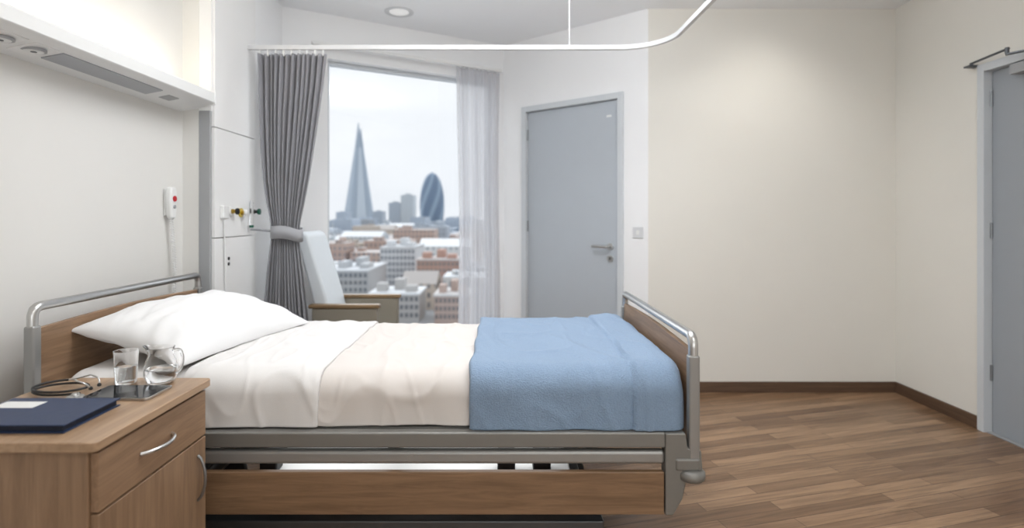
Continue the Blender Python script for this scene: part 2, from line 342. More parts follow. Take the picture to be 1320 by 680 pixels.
# curtain track
tr=thing('curtain_track',(0,3.3,2.25),'white ceiling-hung curtain track curving around the bed','curtain rail')
pth=[(-1.5,3.3,2.25),(.70,3.3,2.25)]
for i in range(1,17):
    a=i/16*math.pi/2; pth.append((.70+.28*math.sin(a),3.3-.28*(1-math.cos(a)),2.25))
pth+=[(.98,2.6,2.25),(.98,1.6,2.25),(.98,.6,2.25)]
vs=[];mb=MB()
n=len(pth)
for i,p in enumerate(pth):
    p=Vector(p); t=(Vector(pth[min(i+1,n-1)])-Vector(pth[max(i-1,0)])).normalized(); sd=Vector((-t.y,t.x,0))
    vs+= [p+sd*.011+Vector((0,0,-.014)),p-sd*.011+Vector((0,0,-.014)),p-sd*.011+Vector((0,0,.014)),p+sd*.011+Vector((0,0,.014))]
fs=[(i*4+k,i*4+(k+1)%4,i*4+4+(k+1)%4,i*4+4+k) for i in range(n-1) for k in range(4)]+[(0,1,2,3),(n*4-4,n*4-3,n*4-2,n*4-1)]
mb.add(vs,fs); mb.build('rail','railwhite',tr,bev=.003)
for x,y in ((.41,3.3),(.98,2.62),(.98,1.1)):
    MB().tube([(x,y,2.26),(x,y,CE)],.004,10).build('hanger_rod','railwhite',tr,smooth=SM)
    MB().cyl((x,y,CE-.012),.018,.012).build('ceiling_rose','plastic',tr,smooth=SM)
# ---------------- curtains
def interp(tab,z):
    for (z0,a0,b0),(z1,a1,b1) in zip(tab,tab[1:]):
        if z0>=z>=z1:
            t=(z0-z)/(z0-z1)
            return a0+(a1-a0)*t,b0+(b1-b0)*t
    return tab[-1][1:]
def curtain(name,m,tab,pl,amp,fx,parent,nz=90,nu=220,seed=0,wob=.5):
    z1,z0=tab[0][0],tab[-1][0]; vs=[]; fs=[]
    for j in range(nz+1):
        z=z1+(z0-z1)*j/nz; a,b=interp(tab,z); wfull=tab[0][2]-tab[0][1]; comp=(b-a)/wfull
        for i in range(nu+1):
            t=i/nu
            ph=pl*2*math.pi*(t+.012*math.sin(t*17+seed))+wob*math.sin(z*2+t*9+seed)
            d=amp*(.7+.3*math.sin(t*23+seed))*math.sin(ph)*(.55+.45*comp)+amp*.35*noise.noise((t*8,z*2,seed))
            vs.append((a+(b-a)*(t+.004*math.cos(ph)),d,z))
    for j in range(nz):
        for i in range(nu):
            q=j*(nu+1)+i; fs.append((q,q+1,q+nu+2,q+nu+1))
    return MB(fx).add(vs,fs).build(name,m,parent,smooth=3,solid=.002)
tab=[]
for y,a,b in ((70,331,421),(110,332,417),(150,333,411),(190,335,405),(230,338,399),(262,343,393),(285,348,388),(302,350,386),(318,348,387),(350,344,391),(410,338,398)):
    tab.append((pZ(y,3.3),pX(a,3.3),pX(b,3.3)))
tab.append((.06,pX(332,3.3),pX(404,3.3)))
pc=thing('privacy_curtain',(-1.27,3.3,.06),'mid grey pleated curtain tied back beside the bed','curtain')
curtain('curtain_fabric','curtain',tab,13,.028,lambda v:Vector((v.x,v.y+3.3,v.z)),pc,seed=1,nu=280)
vs=[];fs=[];N=48
xa,xb=pX(350,3.3),pX(389,3.3); cxm=(xa+xb)/2; rx=(xb-xa)/2+.004
for i in range(N):
    a=2*math.pi*i/N
    for zz in (0,1): vs.append((cxm+rx*math.cos(a),3.3+.04*math.sin(a),1.11+.075*zz-.012*math.cos(a)*1.0+.006*math.sin(3*a)))
for i in range(N):
    j=(i+1)%N; fs.append((2*i,2*j,2*j+1,2*i+1))
MB().add(vs,fs).build('tieback','tie',pc,smooth=3,solid=.005)
MB().tube([(cxm-rx,3.3,1.16),(-1.5,3.33,1.17)],.006,8).build('tieback_loop','tie',pc,smooth=1)
for i in range(9):
    x=tab[0][1]+.02+(tab[0][2]-tab[0][1]-.04)*i/8
    MB().box(x-.004,x+.004,3.295,3.305,2.2,2.238).build('glider','plastic',pc)
vt=[(2.455,.005,.40),(2.0,.012,.39),(1.3,.03,.39),(.8,.03,.4),(.14,.02,.41)]
sv=thing('voile_curtain',fw(Vector((1.5,.1,.14))),'sheer pale grey curtain hanging at the right of the window','curtain')
def fv(v): return fw(Vector((v.x+1.27,v.y+.085,v.z)))
curtain('sheer_fabric','voile',vt,9,.018,fv,sv,seed=4,wob=.15)
MB(fw).box(.15,1.70,.07,.1,2.46,2.485).build('voile_track','plastic',sv,bev=.003)
# ---------------- bed
bed=thing('hospital_bed',(-.45,2.28,0),'adjustable hospital bed with grey metal frame and wood end boards','bed')
YN,YF=1.79,2.77
def endboard(X,top,low,ptop,lbl):
    MB().tube(fillet([(X,YN,low),(X,YN,top),(X,YF,top),(X,YF,low)],.035,8),.0155,16).build(lbl+'_tube','steel',bed,smooth=1)
    n=14; pts=[(YN+.02,.44)]
    for i in range(n+1):
        t=i/n; pts.append((YN+.02+(YF-YN-.04)*t,ptop+.012*math.sin(t*math.pi)))
    pts.append((YF-.02,.44))
    MB().prism(pts,X-.009,X+.009,'x').build(lbl+'_panel','oak_y',bed,bev=.003)
    for yy in (YN,YF):
        MB().box(X-.0175,X+.0175,yy-.017,yy+.017,low,top-.06).build('end_post','taupe2',bed,bev=.007,seg=4)
endboard(-1.51,.955,.40,.885,'headboard'); endboard(.622,.862,.43,.815,'footboard')
for yy in (YN,YF):
    MB().lathe([(.02,-.018),(.036,-.016),(.043,-.009),(.044,0),(.043,.010),(.036,.016),(.022,.02)],(.616,yy,.418),32).build('bumper','taupe',bed,smooth=1.2)
    MB().box(.56,.640,yy-.022,yy+.022,.435,.475).build('bumper_bracket','taupe',bed,bev=.008)
def side(Y,s):
    y0,y1=(Y-.012,Y+.03) if s<0 else (Y-.03,Y+.012)
    MB().box(-1.47,.53,y0,y1,.506,.555).build('side_rail','taupe',bed,bev=.006)
    MB().box(-1.47,.53,y0+.004,y1-.004,.451,.495).build('side_rail','taupe2',bed,bev=.012)
    MB().box(-1.42,.525,y0-.002,y0+.02,.293,.430).build('side_panel','oak',bed,bev=.004)
    pts=[(pX(x,1.79),pZ(y,1.79)) for x,y in ((856,556),(882,556),(885,575),(902,578),(904,604),(884,612),(878,640),(866,661),(856,661))]
    MB().prism(pts,y0-.004,y1+.004,'y').build('corner_bracket','taupe',bed,bev=.005)
    pts=[(-2*.45-p[0]+.02,p[1]) for p in pts]
    MB().prism(pts,y0-.004,y1+.004,'y').build('corner_bracket','taupe',bed,bev=.005)
side(1.79,-1); side(2.77,1)
for x in (-1.1,-.35,.3):
    MB().box(x-.02,x+.02,1.82,2.74,.455,.50).build('cross_beam','taupe',bed,bev=.004)
MB().box(-1.46,.56,1.83,2.73,.535,.555).build('mattress_deck','taupe',bed,bev=.003)
for y in (1.95,2.6):
    MB().box(-1.3,.36,y-.03,y+.03,.13,.195).build('base_rail','darksteel',bed,bev=.006)
for x in (-1.25,.30):
    MB().box(x-.03,x+.03,1.93,2.62,.13,.19).build('base_beam','darksteel',bed,bev=.006)
MB().box(-.80,.24,1.84,2.60,.36,.385).build('undertray','plastic',bed,bev=.008)  # added pale board imitating the bright floor reflection in the side gap
for x in (-.95,.05):
    MB().tube([(x-.25,2.28,.18),(x,2.28,.47)],.025,12).build('lift_arm','darksteel',bed,smooth=SM)
for x in (-.78,.02,.14):
    MB().box(x-.03,x+.03,1.86,1.92,.386,.455).build('lift_motor','black',bed,bev=.008)
for x in (-1.25,.33):
    for y in (1.95,2.6):
        MB().lathe([(.03,-.016),(.058,-.014),(.062,-.006),(.062,.006),(.058,.014),(.03,.016)],(x,y,.062),28,'y').build('caster_wheel','black',bed,smooth=SM)
        MB().box(x-.03,x+.03,y-.026,y+.026,.10,.14).build('caster_fork','black',bed,bev=.005)
# drapes
def crease(x,y,z,seed):
    c=0
    for k2,(fx_,fy_,am) in enumerate(((5,2.2,1.0),(9,4.5,.55))):
        v=noise.noise((x*fx_+seed*3+k2*7,(y+.6*x)*fy_+z*3,seed+k2*2.3)); c+=am*(max(0,1-abs(v)*5.5))**2
    return c
def drape(name,m,x0,x1,off,zn,zf,wamp,seed,r0=0,r1=0,parent=None,solid=.004,top=.722,hem=0,seamx=None,flare=.006,cr=0,edge0=0):
    yn,yf=1.835,2.765
    yn-=off; yf+=off; tp=top+off; r=.085
    prof=[]
    n1=20
    for i in range(n1): prof.append((yn-flare*(1-i/n1),zn+(tp-r-zn)*i/n1,(-1,0),1-i/n1))
    for i in range(13):
        a=i/12*math.pi/2; prof.append((yn+r-r*math.cos(a),tp-r+r*math.sin(a),(-math.cos(a),math.sin(a)),0))
    n2=90
    for i in range(1,n2): prof.append((yn+r+(yf-yn-2*r)*i/n2,tp,(0,1),0))
    for i in range(13):
        a=i/12*math.pi/2; prof.append((yf-r+r*math.sin(a),tp-r+r*math.cos(a),(math.sin(a),math.cos(a)),0))
    for i in range(1,n1+1): prof.append((yf+flare*(i/n1),tp-r-(tp-r-zf)*i/n1,(1,0),i/n1))
    nu=int((x1-x0)/.0065)+2; vs=[]; fs=[]
    for i in range(nu+1):
        x=x0+(x1-x0)*i/nu; ins=0; xx=x
        if r1 and x>x1-r1:
            t=(x-(x1-r1))/r1*math.pi/2; ins=r1*(1-math.cos(t)); xx=x1-r1+r1*math.sin(t)
        if r0 and x<x0+r0:
            t=((x0+r0)-x)/r0*math.pi/2; ins=r0*(1-math.cos(t)); xx=x0+r0-r0*math.sin(t)
        for (y,z,nn,dn) in prof:
            w=noise.noise((x*3.2+seed,(y*1.3+z*2.0),seed*1.7))*.8+noise.noise((x*9+y*5+seed,y*3-z*6,seed))*.46
            w+=noise.noise((x*18,(y+z)*4+seed,seed*.3))*.30
            d=wamp*w+cr*crease(x,y,z,seed)
            if dn>0: d+=wamp*dn*1.3*math.sin(x*24+seed+2*noise.noise((x*3,0,seed)))*abs(noise.noise((x*2.1,seed,5)))*1.2
            if seamx:
                sx=seamx+.012*noise.noise((y*3,z*3,2))
                if x>sx: d+=.012*min(1,(x-sx)/.005)
                elif x>sx-.02: d-=.004*(1-(sx-x)/.02)
            d-=ins*.9
            d=max(d,-.004-ins*.9)
            hz=hem*noise.noise((x*5,seed,1))*dn
            wx=edge0*noise.noise((y*4+z*4,seed,3))*max(0,1-(x-x0)/.25) if edge0 else 0
            vs.append((xx+wx+.3*d*noise.noise((y*6,z*6,seed)),y+nn[0]*d,z+nn[1]*d+hz))
    k=len(prof)
    for i in range(nu):
        for j in range(k-1):
            q=i*k+j; fs.append((q,q+k,q+k+1,q+1))
    return MB().add(vs,fs).build(name,m,parent,smooth=3,solid=solid)
mt=thing('mattress',(-.43,2.3,.555),'thick mattress in a fitted white sheet on the hospital bed','mattress')
MB().box(-1.465,.585,1.86,2.74,.556,.70).build('mattress_core','sheet2',mt,bev=.05,seg=6)
drape('fitted_sheet','sheet',-1.47,-.9,-.004,.56,.56,.006,3,r0=.04,parent=mt,cr=.003)
ts=drape('top_sheet','sheet2',-1.02,.595,.004,.562,.58,.010,11,r1=.03,hem=.006,cr=.006)
tag(ts,'cream top sheet covering the middle of the bed','sheet')
fo=drape('folded_sheet','sheet',-1.06,-.60,.014,.560,.58,.0095,11,r1=.010,r0=.01,solid=.006,hem=.006,cr=.0055)
tag(fo,'white turned-down sheet band below the pillow','sheet')
bl=thing('blue_blanket',(.25,2.3,.56),'light blue fleece blanket spread over the foot of the bed','blanket')
drape('blanket_body','blanket',-.097,.6,.026,.557,.58,.009,31,r1=.05,r0=.008,solid=.010,parent=bl,seamx=.44,hem=.004,cr=.005,edge0=.02)
# pillow
def pillow():
    vs=[];fs=[];N=84; W,Lh,T=.228,.395,.114; th=math.radians(-12)
    def pt(a,b,s):
        e=max(0,(1-abs(a)**2.2)*(1-abs(b)**2.4))**.46
        x=a*W*(1-.12*(1-b*b)); y=b*Lh*(1-.09*(1-a*a))
        z=s*T*e*(1.0 if s>0 else .5)
        z+=.012*noise.noise((x*8,y*8,s*2))*e+ .005*noise.noise((x*26+3,y*14,s))*e
        edge=max(abs(a),abs(b)); ang=math.atan2(b,a)
        z+=s*.011*math.sin(ang*14+3*noise.noise((a*2,b*2,1)))*max(0,edge-.45)*e*1.6
        v=noise.noise((x*7+2,y*4+x*5,s+.4)); z-=.006*max(0,1-abs(v)*7)**2*e
        zz=z+.790-.05*x/W+.008
        zz=max(zz,.743+.002*e)
        X=x*math.cos(th)-y*math.sin(th); Yy=x*math.sin(th)+y*math.cos(th)
        return (X-1.208,Yy+2.28,zz)
    for s in (1,-1):
        o=len(vs)
        for i in range(N+1):
            for j in range(N+1):
                a=math.sin((i/N*2-1)*math.pi/2); b=math.sin((j/N*2-1)*math.pi/2); vs.append(pt(a,b,s))
        for i in range(N):
            for j in range(N):
                q=o+i*(N+1)+j; fs.append((q,q+1,q+N+2,q+N+1) if s<0 else (q,q+N+1,q+N+2,q+1))
    mb=MB().add(vs,fs); ob=mb.build('pillow','pillow',smooth=3)
    import bmesh
    bm=bmesh.new(); bm.from_mesh(ob.data); bmesh.ops.remove_doubles(bm,verts=bm.verts,dist=.0003); bmesh.ops.recalc_face_normals(bm,faces=bm.faces); bm.to_mesh(ob.data); bm.free()
    for p in ob.data.polygons: p.use_smooth=True
    tag(ob,'plump white pillow at the head of the bed','pillow')
pillow()
# ---------------- bedside cabinet
TX0,TX1,TY0,TY1,TZ=-1.30,-.865,1.185,1.665,.765
cb=thing('bedside_cabinet',((TX0+TX1)/2,(TY0+TY1)/2,0),'oak bedside cabinet with drawer and door in front of the bed','cabinet')
def rrect(x0,x1,y0,y1,r,n=8):
    o=[]
    for cx,cy,a0 in ((x1-r,y0+r,-90),(x1-r,y1-r,0),(x0+r,y1-r,90),(x0+r,y0+r,180)):
        for i in range(n+1):
            a=math.radians(a0+90*i/n); o.append((cx+r*math.cos(a),cy+r*math.sin(a)))
    return o
MB().prism(rrect(TX0,TX1,TY0,TY1,.015),TZ-.022,TZ).build('cabinet_top','oak_top',cb,bev=.003)
bx1=TX1-.026
MB().box(TX0+.02,bx1,TY0+.012,TY1-.012,.06,TZ-.022).build('cabinet_body','oak_v',cb,bev=.003)
dr=MB().box(bx1,bx1+.018,TY0+.02,TY1-.022,.605,TZ-.030).build('drawer','oak_y',cb,bev=.002)
dd=MB().box(bx1,bx1+.018,TY0+.02,TY1-.022,.08,.600).build('door','oak_v',cb,bev=.002)
fx=bx1+.018
def bow(p,q,out,n=14):
    p=Vector(p);q=Vector(q); return [p.lerp(q,i/n)+Vector((out*math.sin(math.pi*i/n)**.6,0,0)) for i in range(n+1)]
MB().tube(bow((fx,1.345,.672),(fx,1.475,.672),.028),.005,10).build('drawer_handle','steel',dr,smooth=1)
MB().tube(bow((fx,1.60,.56),(fx,1.60,.43),.022),.0042,10).build('door_handle','midsteel',dd,smooth=1)
for x in (TX0+.06,bx1-.04):
    for y in (TY0+.06,TY1-.06):
        MB().lathe([(.012,-.012),(.026,-.011),(.028,0),(.026,.011),(.012,.012)],(x,y,.0285),20,'y').build('caster','black',cb,smooth=SM)
        MB().cyl((x,y,.045),.008,.02).build('caster_stem','darksteel',cb,smooth=SM)
# folder
f=thing('ring_folder',(-1.1,1.33,TZ),'closed navy blue folder with white label on the cabinet','folder')
FX0,FX1,FY0,FY1=-1.245,-.972,1.235,1.42
MB().box(FX0,FX1,FY0,FY1,TZ+.0005,TZ+.0035).build('back_cover','navy',f,bev=.001)
MB().box(FX0+.004,FX1-.006,FY0+.006,FY1-.006,TZ+.0035,TZ+.0165).build('pages','pages',f,bev=.001)
MB().box(FX0,FX1,FY0,FY1,TZ+.0165,TZ+.0195).build('front_cover','navy',f,bev=.001)
MB().box(FX0-.001,FX0+.004,FY0,FY1,TZ+.001,TZ+.019).build('spine','navy',f,bev=.002)
MB().box(-1.235,-1.135,1.345,1.39,TZ+.0195,TZ+.0202).build('label_card','paper',f)
# tablet
t=thing('tablet_computer',(-1.02,1.52,TZ),'thin black tablet computer lying on the cabinet','tablet')
MB().prism(rrect(-1.105,-.925,1.455,1.57,.01),TZ+.0005,TZ+.007).build('tablet_body','steel',t,bev=.001)
MB().prism(rrect(-1.102,-.928,1.458,1.567,.009),TZ+.007,TZ+.0076).build('tablet_screen','screen',t)
# glass
GX,GY=-1.088,1.612
g=thing('drinking_glass',(GX,GY,TZ),'clear tumbler half full of water on the cabinet','glass')
MB().lathe([(.002,.0),(.026,.0),(.028,.004),(.0315,.092),(.032,.094),(.0305,.094),(.0265,.008),(.002,.007)],(GX,GY,TZ+.0006),40).build('tumbler','glass',g,smooth=SM)
MB().lathe([(.002,.0076),(.0262,.0085),(.0284,.050),(.002,.050)],(GX,GY,TZ+.0006),40).build('water','water',g,smooth=SM)
JX,JY=-.988,1.615
j=thing('water_jug',(JX,JY,TZ),'small round glass water jug with handle beside the tumbler','jug')
mb=MB(); prof=[(.002,0),(.030,0),(.038,.006),(.044,.024),(.0445,.044),(.040,.064),(.033,.080),(.032,.092),(.036,.103),(.0345,.1035),(.0295,.093),(.0305,.080),(.0378,.062),(.042,.044),(.0415,.025),(.035,.009),(.002,.006)]
vs=[];fs=[];sg=44
for r,hh in prof:
    for q in range(sg):
        a=2*math.pi*q/sg; e=max(0,math.cos(a-math.pi*1.0))**8*max(0,(hh-.08)/.023)*.014
        vs.append((JX+(r+e)*math.cos(a),JY+(r+e)*math.sin(a),TZ+.0006+hh+e*.3))
for i in range(len(prof)-1):
    for q in range(sg): fs.append((i*sg+q,i*sg+(q+1)%sg,(i+1)*sg+(q+1)%sg,(i+1)*sg+q))
fs.append(tuple(range(sg))[::-1]); fs.append(tuple(range((len(prof)-1)*sg,len(prof)*sg)))
mb.add(vs,fs).build('jug_body','glass',j,smooth=SM)
MB().tube(fillet([(JX+.034,JY,TZ+.095),(JX+.058,JY,TZ+.098),(JX+.066,JY,TZ+.065),(JX+.054,JY,TZ+.035),(JX+.044,JY,TZ+.03)],.02,6),.0042,10).build('jug_handle','glass',j,smooth=1)
MB().lathe([(.002,.0066),(.0348,.0095),(.0412,.025),(.0417,.042),(.002,.042)],(JX,JY,TZ+.0006),40).build('water','water',j,smooth=SM)
# stethoscope
st=thing('stethoscope',(-1.17,1.53,TZ),'black stethoscope coiled on the cabinet beside the tablet','stethoscope')
zt=TZ+.0045
pp=[(-1.125,1.474,zt+.010)]
for i in range(90):
    t_=i/89; a=-.55-t_*math.pi*2*1.6; rr=1+.12*math.sin(a*.55+1); pp.append((-1.207+.072*rr*math.cos(a)+.006*math.sin(a*.45),1.532+.050*rr*math.sin(a),zt+.001+.012*t_))
MB().tube(pp,.0033,10).build('tubing','black',st,smooth=1.2)
e0=Vector(pp[-1])
for sgn in (-1,1):
    pe=fillet([e0,e0+Vector((.03,.012*sgn,.004)),(-1.15,1.53+.03*sgn,TZ+.040),(-1.125,1.53+.026*sgn,TZ+.030),(-1.118,1.53+.016*sgn,TZ+.014)],.03,7)
    MB().tube(pe,.0022,8).build('ear_tube','steel',st,smooth=1)
    MB().lathe([(.002,-.004),(.005,-.002),(.005,.003),(.002,.006)],pe[-1],14).build('ear_tip','black',st,smooth=1)
MB().lathe([(.003,0),(.02,0),(.022,.003),(.02,.008),(.010,.011),(.008,.016),(.003,.017)],(-1.125,1.468,TZ+.0005),28).build('chest_piece','steel',st,smooth=SM)
# ---------------- armchair
ac=thing('armchair',(-.98,3.66,0),'pale armchair with wood-topped arms standing by the window','armchair')
def arm(y0,y1,dx):
    MB().box(-1.19+dx,-.75+dx,y0,y1,.675,.70).build('arm_top','chairwood',ac,bev=.008)
    MB().box(-1.17+dx,-.765+dx,y0+.006,y1-.006,.22,.675).build('arm_side','chairbeige',ac,bev=.008)
arm(3.43,3.49,0); arm(3.87,3.93,.05)
MB().box(-1.14,-.74,3.49,3.87,.30,.36).build('seat_base','chairbeige',ac,bev=.01)
MB().box(-1.12,-.73,3.495,3.865,.36,.47).build('seat_cushion','chair',ac,bev=.035,seg=5)
bp=[(-1.10,.36),(-1.18,.7),(-1.28,1.08),(-1.29,1.13),(-1.26,1.155),(-1.215,1.13),(-1.10,.75),(-1.02,.42)]
MB().prism(bp,3.495,3.865,'y').build('backrest','chair',ac,bev=.025,seg=5)
for x in (-1.13,-.80):
    for y in (3.46,3.9): MB().lathe([(.014,0),(.02,.22)],(x,y,0),14).build('leg','chairwood',ac,smooth=SM)
# ---------------- city
GZ=-28
haze=lambda c,t:tuple(v+((222,228,234)[k]-v)*t for k,v in enumerate(c))  # distance haze mixed into the building colours
gm=mat('street_asphalt',(168,171,174),.9,vary=.15,scale=.02)
struct(MB().box(-2500,2500,60,4000,GZ-1,GZ).build('ground',gm),'distant grey city ground','ground')
tw=thing('pointed_glass_tower',(pX(463,1700),1700,GZ),'very tall tapering pointed glass tower on the skyline','tower')
def shardmat():
    m,nt,b=newmat('tower_glass'); L=nt.links.new; tc=nt.nodes.new('ShaderNodeTexCoord'); w=nt.nodes.new('ShaderNodeTexWave'); w.bands_direction='Z'; w.inputs['Scale'].default_value=.05; w.inputs['Distortion'].default_value=1
    cr=nt.nodes.new('ShaderNodeValToRGB'); cr.color_ramp.elements[0].color=srgb(140,158,177); cr.color_ramp.elements[1].color=srgb(184,196,208)
    L(tc.outputs['Object'],w.inputs['Vector']); L(w.outputs['Fac'],cr.inputs[0]); L(cr.outputs[0],b.inputs['Base Color']); b.inputs['Roughness'].default_value=.6; return m
sm_=shardmat(); X0=pX(463,1700)
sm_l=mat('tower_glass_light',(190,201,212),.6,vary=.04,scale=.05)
topz=pZ(158,1700)
def spike(x,y,w0,w1,z0,z1,skew=0,sk0=0):
    n=8; vs=[]
    for z,w,k in ((z0,w0,sk0),(z1,w1,skew)):
        for i in range(n):
            a=2*math.pi*(i+.5)/n; vs.append((x+k+w*math.cos(a)*(1 if i%2 else .93),y+w*math.sin(a)*.9,z))
    return MB().add(vs,[tuple(range(n))[::-1],tuple(range(n,2*n))]+[(i,(i+1)%n,n+(i+1)%n,n+i) for i in range(n)])
spike(X0,1700,54,14,GZ,topz-75).build('tower_body',sm_,tw)
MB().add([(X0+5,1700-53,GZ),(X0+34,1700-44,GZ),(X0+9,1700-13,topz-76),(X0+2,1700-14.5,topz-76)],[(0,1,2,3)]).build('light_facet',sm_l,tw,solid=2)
spike(X0-5,1700,9.5,1.5,topz-80,topz,3).build('spire_shard',sm_,tw)
spike(X0+6,1705,8,1.8,topz-80,topz-18,-3).build('spire_shard',sm_,tw)
gk=thing('rounded_glass_tower',(pX(557,1900),1900,GZ),'dark blue bullet-shaped glass tower on the skyline','tower')
def gmat():
    m,nt,b=newmat('lattice_glass'); L=nt.links.new; tc=nt.nodes.new('ShaderNodeTexCoord'); sp=nt.nodes.new('ShaderNodeSeparateXYZ'); L(tc.outputs['Object'],sp.inputs[0])
    at=nt.nodes.new('ShaderNodeMath'); at.operation='ARCTAN2'; L(sp.outputs[0],at.inputs[0]); L(sp.outputs[1],at.inputs[1])
    m1=nt.nodes.new('ShaderNodeMath'); m1.operation='MULTIPLY'; m1.inputs[1].default_value=6; L(at.outputs[0],m1.inputs[0])
    m2=nt.nodes.new('ShaderNodeMath'); m2.operation='MULTIPLY_ADD'; m2.inputs[1].default_value=.055; L(sp.outputs[2],m2.inputs[0]); L(m1.outputs[0],m2.inputs[2])
    sn=nt.nodes.new('ShaderNodeMath'); sn.operation='SINE'; L(m2.outputs[0],sn.inputs[0])
    cr=nt.nodes.new('ShaderNodeValToRGB'); cr.color_ramp.elements[0].position=.1; cr.color_ramp.elements[0].color=srgb(96,120,147); cr.color_ramp.elements[1].position=.8; cr.color_ramp.elements[1].color=srgb(138,160,181)
    L(sn.outputs[0],cr.inputs[0]); L(cr.outputs[0],b.inputs['Base Color']); b.inputs['Roughness'].default_value=.5; return m
H=pZ(222,1900)-GZ; pr=[]
for i in range(25):
    t=i/24; r=42*math.sqrt(max(0,1-((t-.38)/.62)**2)) if t>.38 else 42-7*((.38-t)/.38)**2
    pr.append((max(r,.5),H*t))
MB().lathe(pr,(pX(557,1900),1900,GZ),40).build('tower_body',gmat(),gk,smooth=1)
MB().lathe([(12,-14),(8,-6),(1,1)],(pX(557,1900),1900,GZ+H),24).build('dome_cap',mat('dark_dome',(88,108,132),.5),gk,smooth=1)
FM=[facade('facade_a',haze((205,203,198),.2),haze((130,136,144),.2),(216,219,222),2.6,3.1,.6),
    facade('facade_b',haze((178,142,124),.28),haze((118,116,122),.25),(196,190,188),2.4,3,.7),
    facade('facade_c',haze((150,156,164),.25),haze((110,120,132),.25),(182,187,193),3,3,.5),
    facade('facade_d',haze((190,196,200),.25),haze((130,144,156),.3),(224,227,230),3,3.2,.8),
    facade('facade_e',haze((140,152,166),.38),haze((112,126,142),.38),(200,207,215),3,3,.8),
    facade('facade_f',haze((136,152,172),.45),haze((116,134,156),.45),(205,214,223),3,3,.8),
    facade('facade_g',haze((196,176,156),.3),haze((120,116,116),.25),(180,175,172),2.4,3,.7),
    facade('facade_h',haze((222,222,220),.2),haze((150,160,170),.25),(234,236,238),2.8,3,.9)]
rects=[]
def clear(x0,x1,y0,y1):
    for a in rects:
        if x0<a[1] and x1>a[0] and y0<a[3] and y1>a[2]: return False
    return True
def tower(px0,px1,py,Y,d,m,label,group=None,name='tower_block'):
    x0,x1=pX(px0,Y),pX(px1,Y); zt=pZ(py,Y); r=thing(name,((x0+x1)/2,Y+d/2,GZ),label,'building',group)
    rects.append((x0-1,x1+1,Y-1,Y+d+1))
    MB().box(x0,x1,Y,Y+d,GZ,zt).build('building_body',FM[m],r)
    w=(x1-x0)
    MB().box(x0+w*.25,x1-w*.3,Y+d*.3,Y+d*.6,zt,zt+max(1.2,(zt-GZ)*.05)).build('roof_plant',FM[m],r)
    return r
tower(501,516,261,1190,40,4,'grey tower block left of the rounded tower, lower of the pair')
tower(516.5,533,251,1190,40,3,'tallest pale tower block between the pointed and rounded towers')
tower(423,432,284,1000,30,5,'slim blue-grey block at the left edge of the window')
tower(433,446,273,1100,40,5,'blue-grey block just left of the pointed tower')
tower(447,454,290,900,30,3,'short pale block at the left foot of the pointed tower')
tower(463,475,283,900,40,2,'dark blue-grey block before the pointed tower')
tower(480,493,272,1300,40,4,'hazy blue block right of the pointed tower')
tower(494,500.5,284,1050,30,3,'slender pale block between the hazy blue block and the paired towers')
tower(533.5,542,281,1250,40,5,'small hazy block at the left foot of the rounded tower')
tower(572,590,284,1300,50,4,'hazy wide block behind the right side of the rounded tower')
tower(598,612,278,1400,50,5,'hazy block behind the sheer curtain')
def block(px0,px1,py,Y,d,wall,winc,roofc,nx,nz,label,setback=True):
    x0,x1=pX(px0,Y),pX(px1,Y); zt=pZ(py,Y); r=thing('office_block',((x0+x1)/2,Y+d/2,GZ),label,'building')
    rects.append((x0-1,x1+1,Y-1,Y+d+1))
    wm=mat('render_'+str(px0),wall,.85,vary=.05,scale=.5); gm_=mat('glazing_'+str(px0),winc,.4,vary=.05,scale=.5); rm=mat('roofing_'+str(px0),roofc,.9,vary=.1,scale=.3)
    MB().box(x0,x1,Y,Y+d,GZ,zt).build('building_body',wm,r)
    MB().box(x0-.3,x1+.3,Y-.3,Y+d+.3,zt,zt+.6).build('roof_slab',rm,r)
    w_=x1-x0
    for (a,b,c,e,hh) in ((.1,.3,.2,.5,2.2),(.42,.62,.45,.8,3),(.7,.92,.15,.45,1.6)):
        MB().box(x0+w_*a,x0+w_*b,Y+d*c,Y+d*e,zt+.6,zt+.6+hh).build('roof_plant',wm,r)
    cw=(x1-x0)/nx; chh=(zt-GZ-1)/nz; base=None
    for i in range(nx):
        for k2 in range(nz):
            c=(x0+cw*(i+.5),Y-.1,GZ+1+chh*(k2+.5))
            if base is None:
                base=MB().box(c[0]-cw*.3,c[0]+cw*.3,Y-.15,Y,c[2]-chh*.27,c[2]+chh*.27).build('window',gm_,r); b0=Vector(base.location); c0=Vector(c)
            else:
                o=base.copy(); COL.objects.link(o); o.parent=r; o.location=b0+(Vector(c)-c0)
    return r
block(490,535,320,225,26,(212,215,218),(122,132,144),(200,203,206),9,6,'white office block with rows of dark windows left of the brick block')
block(537,592,336,205,18,(188,152,138),(136,128,126),(190,184,182),10,5,'red brick block with rows of windows behind the city street')
block(424,474,350,185,30,(188,190,192),(118,124,130),(214,217,220),8,4,'low grey block with flat pale roof at lower left of the view')
block(560,604,382,150,14,(186,166,156),(122,118,120),(208,206,205),8,3,'low brown block at the bottom right of the view')
block(476,540,380,152,14,(182,181,180),(110,114,120),(224,227,230),10,3,'low grey building directly beyond the armchair')
block(606,655,340,230,24,(200,190,182),(126,126,132),(204,204,206),9,5,'beige block seen through the sheer curtain')
GL='one of the small blurred rooftops filling the distant low-rise city'
Y=172
